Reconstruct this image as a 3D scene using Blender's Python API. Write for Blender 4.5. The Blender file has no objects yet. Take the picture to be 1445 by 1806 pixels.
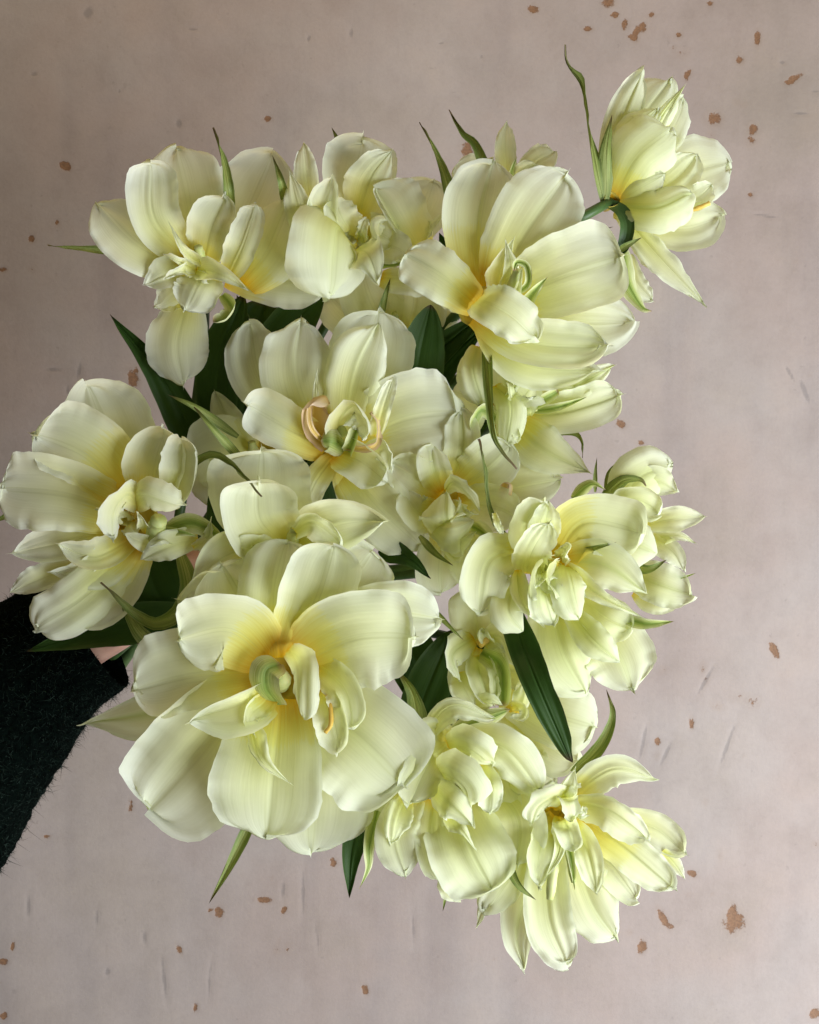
import bpy, math, random
import numpy as np
from mathutils import Vector, Matrix, noise

random.seed(7)
sc = bpy.context.scene
COL = sc.collection

# ------------------------------------------------------------------ camera, world, lamps, exposure
U = 0.34 / 1445.0            # metres per photo pixel in the plane of the bouquet
D = 0.45                     # camera to that plane
cam_d = bpy.data.cameras.new('camera')
cam = bpy.data.objects.new('camera', cam_d); COL.objects.link(cam)
cam.location = (0, -D, 0); cam.rotation_euler = (math.radians(90), 0, 0)
cam_d.sensor_fit = 'HORIZONTAL'; cam_d.sensor_width = 36.0
cam_d.lens = 18.0 / (0.17 / D); cam_d.clip_start = 0.01; cam_d.clip_end = 50
sc.camera = cam

world = bpy.data.worlds.new('World'); sc.world = world; world.use_nodes = True
wb = world.node_tree.nodes['Background']
wb.inputs[0].default_value = (1.0, 0.85, 0.56, 1); wb.inputs[1].default_value = 0.062

def area(name, loc, target, sx, sy, power, col):
    l = bpy.data.lights.new(name, 'AREA'); l.shape = 'RECTANGLE'; l.size = sx; l.size_y = sy
    l.energy = power; l.color = col
    o = bpy.data.objects.new(name, l); COL.objects.link(o)
    o.location = loc
    o.rotation_euler = (Vector(target) - Vector(loc)).to_track_quat('-Z', 'Y').to_euler()
    return o
# the room's window, to the right of the bouquet and a little towards the camera
area('window_light', (0.76, -0.50, -0.40), (0.05, 0.05, -0.03), 0.85, 0.95, 22.0, (0.89, 0.955, 1.0))
# added warm fill, unseen above the bouquet, to yellow the top of the wall
area('warm_top_fill', (-0.15, -0.10, 1.05), (-0.05, 0.30, 0.2), 0.35, 0.35, 2.9, (1.0, 0.74, 0.36))

sc.view_settings.view_transform = 'Standard'; sc.view_settings.look = 'None'
sc.view_settings.gamma = 1.0; sc.view_settings.exposure = 0.22
sc.view_settings.use_curve_mapping = False
sc.render.engine = 'CYCLES'
sc.cycles.max_bounces = 10; sc.cycles.diffuse_bounces = 6; sc.cycles.transmission_bounces = 8

# ------------------------------------------------------------------ helpers
TOCAM = Vector((0, -1, 0))
def at(px, py, z):
    """point seen at photo pixel (px, py), z bouquet-pixels nearer than the bouquet plane"""
    dist = D - z * U
    k = U * dist / D
    return Vector(((px - 722.5) * k, dist - D, (903.0 - py) * k))

def link(name, me, mat, parent=None, loc=(0, 0, 0)):
    o = bpy.data.objects.new(name, me); COL.objects.link(o)
    if mat: me.materials.append(mat)
    if parent: o.parent = parent
    o.location = loc
    return o

def tag(o, label, cat, group=None):
    o['label'] = label; o['category'] = cat
    if group: o['group'] = group

def spline(pts, n, ease=True):
    """Catmull-Rom through pts (Vectors), n+1 samples by chord length, param t in 0..1"""
    P = [np.array(p) for p in pts]
    if len(P) == 2: P = [P[0], (P[0] + P[1]) / 2, P[1]]
    P = [2 * P[0] - P[1]] + P + [2 * P[-1] - P[-2]]
    dense = []
    for i in range(1, len(P) - 2):
        p0, p1, p2, p3 = P[i - 1:i + 3]
        for k in range(24):
            t = k / 24
            dense.append(.5 * ((2 * p1) + (-p0 + p2) * t + (2 * p0 - 5 * p1 + 4 * p2 - p3) * t * t + (-p0 + 3 * p1 - 3 * p2 + p3) * t ** 3))
    dense.append(P[-2]); dense = np.array(dense)
    seg = np.linalg.norm(np.diff(dense, axis=0), axis=1); acc = np.concatenate([[0], np.cumsum(seg)])
    L = acc[-1]
    def at_t(t):
        s = t * L
        if s > L:
            return dense[-1] + (dense[-1] - dense[-3]) / max(1e-9, np.linalg.norm(dense[-1] - dense[-3])) * (s - L)
        return np.array([np.interp(s, acc, dense[:, c]) for c in range(3)])
    return at_t, L

SHAPES = {'o': (.50, .64, 2.6, 2.15), 'w': (.54, .70, 3.2, 2.6), 'e': (.46, .52, 1.8, 1.45),
          'l': (.45, .35, 1.25, 1.05), 's': (.60, .50, 3.5, 3.0), 'b': (.75, .45, 1.3, 1.05)}
def width(sh, t, jt=0, jq=1):
    b, tp, qa, qb = SHAPES[sh]; tp += jt; qa *= jq; qb *= jq
    if t <= tp: return b + (1 - b) * math.sin(math.pi / 2 * t / tp) ** .85
    x = min(1, (t - tp) / (1 - tp)); return max(0.0, 1 - x ** qa) ** (1 / qb)

SCOL = [0, .04, .10, .19, .30, .43, .56, .69, .80, .89, .95, 1.0]
SCOL = [-s for s in SCOL[:0:-1]] + SCOL

def blade(name, mat, parent, org, pts, wl, wr, el, er, sh, ru=.05, roll=0, twist=0, rim=0, groove=.012,
          tone=(.5, .2), mucro=True, rows=24, px=True, wave=0, ragged=0, pleat=0, tint=0.5):
    """a petal, bract or leaf: a curved sheet about a centre line, with its own cup, ruffle, rolled rim and midrib"""
    seed = random.random() * 100
    rj = random.Random(int(seed * 1e6)); jt, jq = (rj.uniform(-.07, .05), rj.uniform(.72, 1.05)) if ragged else (0, 1)
    at_t, L = spline(pts, rows)
    ts = [1 - (1 - i / rows) ** 1.55 for i in range(rows + 1)]
    if mucro: ts += [1.008, 1.03]
    C = [at_t(t) for t in ts]
    T = []
    for i in range(len(ts)):
        a = at_t(max(0, ts[i] - .02)); b = at_t(min(1.0, ts[i] + .02)) if ts[i] < .98 else at_t(ts[i] + .01)
        v = b - a; T.append(Vector(v / max(1e-12, np.linalg.norm(v))))
    ch = Vector(at_t(.55) - at_t(0)); ch.y = 0
    if ch.length < 1e-5: ch = Vector(at_t(1) - at_t(0)); ch.y = 0
    W = ch.normalized().cross(TOCAM)
    W = (W - T[0] * W.dot(T[0])).normalized()
    if roll: W = Matrix.Rotation(math.radians(roll), 3, T[0]) @ W
    verts, uvs = [], []
    nS = len(SCOL)
    for i, t in enumerate(ts):
        if i:
            ax = T[i - 1].cross(T[i]); 
            if ax.length > 1e-7:
                W = Matrix.Rotation(math.asin(min(1, ax.length)) if T[i-1].dot(T[i]) > 0 else math.pi - math.asin(min(1, ax.length)), 3, ax.normalized()) @ W
            W = (W - T[i] * W.dot(T[i])).normalized()
        Wt = Matrix.Rotation(math.radians(twist * t), 3, T[i]) @ W if twist else W
        N = Wt.cross(T[i])
        pc = Vector(C[i]); k = (D + pc.y) / D if px else 1.0
        f = width(sh, min(t, 1.0), jt, jq)
        if mucro and t > .97: f = max(f, .035 * (1.035 - t) / .06)
        env = math.sin(math.pi * min(1, .12 + .88 * t) * .62) if t < 1 else 0.9
        for s in SCOL:
            a = abs(s)
            hw = (wl if s < 0 else wr) * U * k * f
            e = (el if s < 0 else er) * U
            nz = noise.noise(Vector((seed + t * 5.5, (2.0 if s > 0 else -2.0), seed))) * .6 + noise.noise(Vector((seed + t * 13, (7.0 if s > 0 else -7.0), seed))) * .4
            hw *= 1 + nz * ru * 1.1 * (1 if t < .97 else .2)
            fine = noise.noise(Vector((seed * 3 + t * 45, 3.0 * (1 if s > 0 else -1), seed)))
            hw *= 1 + fine * .022 * (a > .9)
            off = e * a ** 2.0 * (.35 + .65 * f) * env
            off += nz * ru * 1.3 * L * a ** 3 * env
            off += noise.noise(Vector((seed + s * 1.3, t * 2.2, seed * .7))) * ru * .55 * L * (.25 + a)  * env
            if pleat: off += (noise.noise(Vector((seed * 2 + s * 2.6, t * .9, 5.0))) * .6 + noise.noise(Vector((seed * 5 + s * 6.5, t * 1.6, 9.0))) * .3) * pleat * L * min(1, .3 + t)
            if wave: off += (noise.noise(Vector((seed + t * 11, 21.0 if s > 0 else 31.0, seed))) + .6 * noise.noise(Vector((seed + t * 26, 41.0 if s > 0 else 51.0, seed)))) * wave * U * a ** 4 * f
            if rim: off += rim * U * max(0, (a - .68) / .32) ** 2 * env + rim * .8 * U * max(0, (t - .86) / .14) ** 2
            off -= groove * L * math.exp(-(s / .06) ** 2) * env * .5
            rag = (noise.noise(Vector((seed + s * 2.6, 11.0, seed))) * .055 + noise.noise(Vector((seed + s * 8.0, 17.0, seed))) * .022) * ragged * min(1, t) ** 5
            v = pc + Wt * (s * hw) + N * off + T[i] * (rag * L)
            verts.append(v - org); uvs.append((s * .5 + .5, min(1, t)))
    faces = []
    for i in range(len(ts) - 1):
        for j in range(nS - 1):
            q = i * nS + j; faces.append((q, q + 1, q + nS + 1, q + nS))
    me = bpy.data.meshes.new(name); me.from_pydata(verts, [], faces)
    uvl = me.uv_layers.new(name='UVMap')
    flat = np.empty(len(me.loops) * 2, 'f'); vi = np.empty(len(me.loops), 'i'); me.loops.foreach_get('vertex_index', vi)
    ua = np.array(uvs, 'f'); uvl.data.foreach_set('uv', ua[vi].ravel())
    at_ = me.color_attributes.new('tone', 'FLOAT_COLOR', 'POINT')
    at_.data.foreach_set('color', np.tile(np.array([tone[0], tone[1], random.random(), tint], 'f'), len(verts)))
    me.polygons.foreach_set('use_smooth', [True] * len(faces)); me.update()
    return link(name, me, mat, parent)

def tube(name, mat, parent, org, pts, radii, rings=20, sides=10, knobs=0):
    at_t, L = spline(pts, rings)
    verts, faces, uvs = [], [], []
    W = None
    rk = np.linspace(0, 1, len(radii))
    for i in range(rings + 1):
        t = i / rings
        c = Vector(at_t(t)); Tn = Vector(at_t(min(1, t + .02)) - at_t(max(0, t - .02))).normalized()
        if W is None: W = Tn.orthogonal().normalized()
        W = (W - Tn * W.dot(Tn)).normalized(); B = Tn.cross(W)
        r = float(np.interp(t, rk, radii)) * U
        r *= 1 + knobs * noise.noise(Vector((t * 9, org.x * 99, org.z * 77)))
        for j in range(sides):
            a = 2 * math.pi * j / sides
            verts.append(c + (W * math.cos(a) + B * math.sin(a)) * r - org); uvs.append((j / sides, t))
    for i in range(rings):
        for j in range(sides):
            q = i * sides + j; q2 = i * sides + (j + 1) % sides
            faces.append((q, q2, q2 + sides, q + sides))
    faces.append(tuple(range(sides - 1, -1, -1))); faces.append(tuple(range(rings * sides, rings * sides + sides)))
    me = bpy.data.meshes.new(name); me.from_pydata(verts, [], faces)
    uvl = me.uv_layers.new(name='UVMap'); vi = np.empty(len(me.loops), 'i'); me.loops.foreach_get('vertex_index', vi)
    uvl.data.foreach_set('uv', np.array(uvs, 'f')[vi].ravel())
    at_ = me.color_attributes.new('tone', 'FLOAT_COLOR', 'POINT')
    at_.data.foreach_set('color', np.tile(np.array([.5, .5, random.random(), 1], 'f'), len(verts)))
    me.polygons.foreach_set('use_smooth', [True] * len(faces)); me.update()
    return link(name, me, mat, parent)

# ------------------------------------------------------------------ materials
def new_mat(name):
    m = bpy.data.materials.new(name); m.use_nodes = True
    nt = m.node_tree; nt.nodes.clear(); return m, nt
def N_(nt, t, **kw):
    n = nt.nodes.new(t)
    for k, v in kw.items(): setattr(n, k, v)
    return n
def ramp(nt, stops, fac=None, interp='LINEAR'):
    r = N_(nt, 'ShaderNodeValToRGB'); r.color_ramp.interpolation = interp
    el = r.color_ramp.elements
    while len(el) < len(stops): el.new(.5)
    for e, (p, c) in zip(el, stops):
        e.position = p; e.color = (*c, 1) if len(c) == 3 else c
    if fac is not None: nt.links.new(fac, r.inputs[0])
    return r
def mth(nt, op, a, b=None, clamp=False):
    n = N_(nt, 'ShaderNodeMath', operation=op); n.use_clamp = clamp
    for i, x in enumerate((a, b)):
        if x is None: continue
        if isinstance(x, (int, float)): n.inputs[i].default_value = x
        else: nt.links.new(x, n.inputs[i])
    return n.outputs[0]
def mixc(nt, fac, a, b, mode='MIX'):
    n = N_(nt, 'ShaderNodeMix', data_type='RGBA', blend_type=mode)
    for s, x in ((0, fac), (6, a), (7, b)):
        if isinstance(x, (int, float)): n.inputs[s].default_value = x
        elif isinstance(x, tuple): n.inputs[s].default_value = (*x, 1)
        else: nt.links.new(x, n.inputs[s])
    return n.outputs[2]

def blade_base(nt):
    uv = N_(nt, 'ShaderNodeUVMap'); sep = N_(nt, 'ShaderNodeSeparateXYZ'); nt.links.new(uv.outputs[0], sep.inputs[0])
    at_ = N_(nt, 'ShaderNodeAttribute', attribute_name='tone'); ts = N_(nt, 'ShaderNodeSeparateColor'); nt.links.new(at_.outputs[0], ts.inputs[0])
    u, v = sep.outputs[0], sep.outputs[1]
    side = mth(nt, 'ABSOLUTE', mth(nt, 'SUBTRACT', mth(nt, 'MULTIPLY', u, 2.0), 1.0))     # 0 midrib .. 1 edge
    comb = N_(nt, 'ShaderNodeCombineXYZ')
    nt.links.new(mth(nt, 'MULTIPLY', u, 46.0), comb.inputs[0]); nt.links.new(mth(nt, 'MULTIPLY', v, 2.2), comb.inputs[1])
    nt.links.new(mth(nt, 'MULTIPLY', ts.outputs[2], 50.0), comb.inputs[2])
    vein = N_(nt, 'ShaderNodeTexNoise'); vein.inputs['Scale'].default_value = 1.0; vein.inputs['Detail'].default_value = 3
    nt.links.new(comb.outputs[0], vein.inputs['Vector'])
    tc = N_(nt, 'ShaderNodeTexCoord'); blot = N_(nt, 'ShaderNodeTexNoise'); blot.inputs['Scale'].default_value = 45; blot.inputs['Detail'].default_value = 4
    nt.links.new(tc.outputs['Object'], blot.inputs['Vector'])
    return u, v, side, ts, vein.outputs[0], blot.outputs[0]

def sheet_out(nt, col, tcol, bumpfac, trans, rough, spec, bstr=.25, bdist=.0006):
    out = N_(nt, 'ShaderNodeOutputMaterial')
    p = N_(nt, 'ShaderNodeBsdfPrincipled'); t = N_(nt, 'ShaderNodeBsdfTranslucent'); mx = N_(nt, 'ShaderNodeMixShader')
    nt.links.new(col, p.inputs['Base Color']); nt.links.new(tcol, t.inputs['Color'])
    p.inputs['Roughness'].default_value = rough; p.inputs['Specular IOR Level'].default_value = spec
    b = N_(nt, 'ShaderNodeBump'); b.inputs['Strength'].default_value = bstr; b.inputs['Distance'].default_value = bdist
    nt.links.new(bumpfac, b.inputs['Height']); nt.links.new(b.outputs[0], p.inputs['Normal']); nt.links.new(b.outputs[0], t.inputs['Normal'])
    mx.inputs[0].default_value = trans
    nt.links.new(p.outputs[0], mx.inputs[1]); nt.links.new(t.outputs[0], mx.inputs[2]); nt.links.new(mx.outputs[0], out.inputs[0])
    return p

def at_alpha(nt):
    return N_(nt, 'ShaderNodeAttribute', attribute_name='tone').outputs['Alpha']

def petal_material():
    m, nt = new_mat('cream_petal')
    u, v, side, ts, vein, blot = blade_base(nt)
    # tone.r = how far the yellow base reaches, tone.g = how green the rib is
    reach = mth(nt, 'MULTIPLY', ts.outputs[0], .60)
    vv = mth(nt, 'ADD', v, mth(nt, 'MULTIPLY', mth(nt, 'SUBTRACT', vein, .5), .22))
    yb = mth(nt, 'SUBTRACT', 1.0, mth(nt, 'DIVIDE', mth(nt, 'ADD', vv, mth(nt, 'MULTIPLY', side, .05)), mth(nt, 'ADD', reach, .02)), True)
    yb = mth(nt, 'POWER', yb, .65)
    body = ramp(nt, [(0, (.82, .78, .20)), (.32, (.845, .848, .38)), (.62, (.872, .885, .58)), (1, (.885, .905, .80))], v)
    col = mixc(nt, mth(nt, 'MULTIPLY', mth(nt, 'POWER', side, 2.0), .82), body.outputs[0], (.895, .912, .87))
    warm = mixc(nt, mth(nt, 'POWER', yb, 3.0), (.90, .84, .17), (.94, .56, .0))
    col = mixc(nt, mth(nt, 'MULTIPLY', mth(nt, 'POWER', yb, .6), .98, True), col, warm)
    rib = mth(nt, 'SUBTRACT', 1.0, mth(nt, 'MULTIPLY', side, 3.4), True)
    rib = mth(nt, 'MULTIPLY', mth(nt, 'MULTIPLY', rib, ts.outputs[1]), mth(nt, 'SUBTRACT', 1.0, mth(nt, 'MULTIPLY', yb, .9)))
    col = mixc(nt, mth(nt, 'MULTIPLY', rib, .75, True), col, (.50, .58, .17))
    col = mixc(nt, mth(nt, 'MULTIPLY', at_alpha(nt), .55), col, mixc(nt, 1.0, col, (.975, 1.0, .82), 'MULTIPLY'))
    line = mth(nt, 'SUBTRACT', 1.0, mth(nt, 'MULTIPLY', mth(nt, 'ABSOLUTE', mth(nt, 'SUBTRACT', side, .055)), 34.0), True)
    col = mixc(nt, mth(nt, 'MULTIPLY', mth(nt, 'MULTIPLY', line, mth(nt, 'POWER', v, .6)), .38), col, (.60, .62, .30))
    vs = ramp(nt, [(.3, (.965, .965, .93)), (.65, (1.02, 1.02, 1.02))], vein)
    col = mixc(nt, .8, col, vs.outputs[0], 'MULTIPLY')
    bl = ramp(nt, [(.3, (.95, .955, .90)), (.7, (1.03, 1.02, 1.02))], blot)
    col = mixc(nt, .8, col, bl.outputs[0], 'MULTIPLY')
    tcol = mixc(nt, 1.0, col, (1.0, 1.0, .78), 'MULTIPLY')
    h = mth(nt, 'ADD', mth(nt, 'MULTIPLY', vein, .8), mth(nt, 'MULTIPLY', blot, .5))
    p = sheet_out(nt, col, tcol, h, .50, .58, .20, .20, .0006)
    return m

def green_petal_material():
    m, nt = new_mat('green_streaked_petal')
    u, v, side, ts, vein, blot = blade_base(nt)
    gfac = mth(nt, 'ADD', mth(nt, 'MULTIPLY', mth(nt, 'SUBTRACT', 1.0, side), .9), mth(nt, 'MULTIPLY', mth(nt, 'SUBTRACT', vein, .5), 1.0))
    r = ramp(nt, [(.1, (.74, .74, .48)), (.45, (.52, .58, .20)), (.85, (.24, .34, .07))], gfac)
    tipc = mth(nt, 'MULTIPLY', mth(nt, 'SUBTRACT', v, .93, True), 12.0, True)
    col = mixc(nt, tipc, r.outputs[0], (.55, .36, .26))
    tcol = mixc(nt, 1.0, col, (.9, 1, .5), 'MULTIPLY')
    sheet_out(nt, col, tcol, vein, .3, .45, .35, .3, .0006)
    return m

def bract_material():
    m, nt = new_mat('bract_green')
    u, v, side, ts, vein, blot = blade_base(nt)
    r = ramp(nt, [(.22, (.045, .090, .016)), (.40, (.15, .22, .04)), (.58, (.40, .44, .14))], mth(nt, 'ADD', mth(nt, 'MULTIPLY', vein, .75), mth(nt, 'MULTIPLY', mth(nt, 'SUBTRACT', 1.0, side), .18)))
    tipc = mth(nt, 'MULTIPLY', mth(nt, 'SUBTRACT', v, .80, True), 5.5, True)
    col = mixc(nt, mth(nt, 'MULTIPLY', tipc, .85), r.outputs[0], (.13, .045, .035))
    edge = mth(nt, 'MULTIPLY', mth(nt, 'POWER', side, 9.0), .5)
    col = mixc(nt, edge, col, (.40, .42, .20))
    tcol = mixc(nt, 1.0, col, (1, 1, .5), 'MULTIPLY')
    sheet_out(nt, col, tcol, vein, .22, .42, .4, .4, .0006)
    return m

def leaf_material():
    m, nt = new_mat('leaf_green')
    u, v, side, ts, vein, blot = blade_base(nt)
    r = ramp(nt, [(.2, (.021, .052, .007)), (.55, (.027, .064, .009)), (.85, (.035, .075, .012))], mth(nt, 'ADD', mth(nt, 'MULTIPLY', vein, .7), mth(nt, 'MULTIPLY', blot, .3)))
    edge = mth(nt, 'MULTIPLY', mth(nt, 'POWER', side, 14.0), .35)
    col = mixc(nt, edge, r.outputs[0], (.14, .20, .08))
    tipc = mth(nt, 'MULTIPLY', mth(nt, 'SUBTRACT', v, .95, True), 18.0, True)
    col = mixc(nt, mth(nt, 'MULTIPLY', tipc, .8), col, (.12, .05, .04))
    tcol = mixc(nt, 1.0, col, (.9, 1.3, .5), 'MULTIPLY')
    sheet_out(nt, col, tcol, vein, .14, .55, .24, .14, .0006)
    return m

def simple_material(name, stops, scale, rough, spec=.3, sss=0, bump=.2, dist=.0005, stretch=(1, 1, 1)):
    m, nt = new_mat(name)
    out = N_(nt, 'ShaderNodeOutputMaterial'); p = N_(nt, 'ShaderNodeBsdfPrincipled')
    tc = N_(nt, 'ShaderNodeTexCoord'); mp = N_(nt, 'ShaderNodeMapping'); mp.inputs['Scale'].default_value = stretch
    n = N_(nt, 'ShaderNodeTexNoise'); n.inputs['Scale'].default_value = scale; n.inputs['Detail'].default_value = 5
    nt.links.new(tc.outputs['Object'], mp.inputs[0]); nt.links.new(mp.outputs[0], n.inputs['Vector'])
    r = ramp(nt, stops, n.outputs[0]); nt.links.new(r.outputs[0], p.inputs['Base Color'])
    p.inputs['Roughness'].default_value = rough; p.inputs['Specular IOR Level'].default_value = spec
    if sss:
        p.inputs['Subsurface Weight'].default_value = sss; p.inputs['Subsurface Radius'].default_value = (.004, .002, .001); p.inputs['Subsurface Scale'].default_value = 1.0
    b = N_(nt, 'ShaderNodeBump'); b.inputs['Strength'].default_value = bump; b.inputs['Distance'].default_value = dist
    nt.links.new(n.outputs[0], b.inputs['Height']); nt.links.new(b.outputs[0], p.inputs['Normal'])
    nt.links.new(p.outputs[0], out.inputs[0]); return m

M_PETAL = petal_material(); M_GREENP = green_petal_material(); M_BRACT = bract_material(); M_LEAF = leaf_material()
M_STEM = simple_material('stem_green', [(.3, (.030, .070, .020)), (.7, (.075, .135, .035))], 60, .42, .4)
M_STAMEN = simple_material('stamen_ochre', [(.3, (.62, .36, .05)), (.7, (.76, .56, .14))], 220, .55, .25)
M_PISTIL = simple_material('pistil_green', [(.3, (.40, .46, .14)), (.7, (.62, .64, .30))], 160, .45, .35, .2)
M_PINK = simple_material('withered_petaloid', [(.3, (.60, .40, .24)), (.6, (.74, .60, .36)), (.8, (.78, .72, .48))], 120, .5, .3, .2)
def withered_material():
    m, nt = new_mat('withered_petaloid_sheet')
    u, v, side, ts, vein, blot = blade_base(nt)
    col = ramp(nt, [(.0, (.70, .46, .06)), (.5, (.74, .52, .16)), (.8, (.72, .52, .30)), (1, (.66, .44, .34))], side).outputs[0]
    col = mixc(nt, mth(nt, 'MULTIPLY', v, .45), col, (.78, .68, .46))
    sheet_out(nt, col, col, vein, .28, .5, .3, .2, .0005)
    return m
M_WITHER = withered_material()
M_SKIN = simple_material('skin', [(.3, (.46, .25, .19)), (.7, (.58, .35, .27))], 140, .5, .35, .15, .25, .0004)
M_WOOL = simple_material('dark_green_wool', [(.35, (.0006, .0012, .0010)), (.7, (.0022, .0048, .0036))], 500, .95, .02, 0, .6, .0012)
M_FUZZ = simple_material('wool_fibre', [(.35, (.002, .004, .003)), (.7, (.030, .048, .038))], 300, .9, .05)

# ------------------------------------------------------------------ the plaster wall
WZ = -1280                   # wall plane, in bouquet pixels behind the bouquet
WY = -WZ * U
KW = U * (D + WY) / D        # metres per photo pixel on the wall

CHIPS = """1074 4 12 7 0; 1038 50 7 4 0; 1103 40 5 9 0; 1117 66 9 6 30; 1134 46 5 10 0; 1149 25 5 4 0; 1085 25 7 5 0; 1123 55 5 8 0; 1197 60 5 5 0
1203 94 11 8 0 .52; 1188 83 3 3 0; 1212 132 5 9 20; 1305 106 6 7 0; 1336 68 5 11 0; 1400 139 13 5 -30; 1394 143 10 4 -20; 1260 210 11 10 0; 1328 228 7 10 0
1327 247 9 9 0 .7; 1255 237 6 6 0 .52; 1312 185 6 5 0 .5; 1325 343 5 4 0; 1252 6 5 4 0; 115 293 9 6 30; 110 290 4 7 0; 472 208 6 5 0; 55 420 5 6 0; 100 392 4 5 0
235 668 9 15 -15; 240 655 6 8 0 .6; 55 475 5 4 0 .6; 5 475 7 4 0; 940 15 8 6 0; 825 265 9 11 0; 860 205 7 5 0 .3; 1095 748 8 6 35; 1130 782 7 5 0 .7; 1365 1145 6 13 -20
1170 1182 6 6 0 .6; 1240 1180 5 9 0 .52; 1245 1200 4 8 0 .48; 1310 1232 20 8 10 .5; 1330 1240 10 10 0 .5; 1265 1245 9 7 20 .6; 1220 1275 4 10 0; 1160 1307 5 6 0; 1160 1332 4 7 0 .5
1150 1446 9 8 35; 1130 1428 3 4 0 .5; 1245 1415 4 6 0 .48; 1220 1541 9 5 30; 1203 1549 7 4 0 .5; 1215 1578 4 3 0 .5; 1170 1620 5 17 -30; 1177 1632 9 4 20; 1132 1670 7 11 0; 1297 1626 15 15 0; 1292 1610 7 12 0
1110 1645 5 5 0 .52; 1270 1510 4 9 0 .5; 1438 1788 9 9 0; 1440 1490 6 5 0 .52; 230 1421 4 9 0; 83 1476 6 3 0; 385 1608 7 9 0; 371 1606 3 4 0; 465 1587 12 5 0; 501 1604 4 6 20; 588 1520 6 7 0
316 1675 4 9 -25; 345 1777 4 8 0; 644 1745 5 9 -20; 489 1675 5 7 0 .5; 508 1671 5 8 0 .45; 492 1660 3 5 0 .52; 5 1697 9 5 0; 22 1670 3 8 10; 7 1792 5 6 0; 1300 180 5 4 0 .52; 1405 460 5 3 0 .3
1080 20 20 16 0 .25; 1125 55 26 20 0 .22; 430 1545 5 4 0 .25; 1225 915 6 4 0 .3; 1130 380 5 4 0 .5; 1030 400 4 4 0 .52; 410 285 4 7 0 .8; 255 280 10 3 30 .5"""
SCRATCH = """315 216 5 7 0; 155 22 7 9 20; 95 652 15 3 0; 140 655 3 14 10; 120 690 3 8 0; 545 68 3 5 20; 1283 1315 3 34 20; 1135 1310 3 30 12; 1175 1330 3 20 25; 1395 660 3 14 -30; 1420 690 4 20 -20
820 1560 3 26 5; 500 1570 3 14 3; 535 1575 3 32 0; 290 1730 3 34 -6; 255 1655 3 12 0; 190 1715 4 6 0; 1440 160 8 2 0; 1245 1200 3 26 30; 1170 250 6 3 0; 780 75 6 2 -10; 850 100 3 3 0; 1125 310 3 3 0; 1380 110 4 3 0; 1350 380 22 2 8
1180 470 3 8 10; 1415 200 16 2 5; 50 1600 3 20 0; 170 1620 2 16 0; 560 1650 2 20 -4; 370 1730 2 28 3; 730 1640 2 26 -2; 640 560 2 12 0; 340 50 10 2 10; 620 60 3 9 0; 210 160 3 3 0; 60 130 6 3 0"""
def parse_marks(txt):
    out = []
    for r in txt.replace('\n', ';').split(';'):
        f = [float(x) for x in r.split()]
        if f: out.append((f[0], f[1], f[2], f[3], math.radians(f[4]), f[5] if len(f) > 5 else 1.0))
    return out
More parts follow.
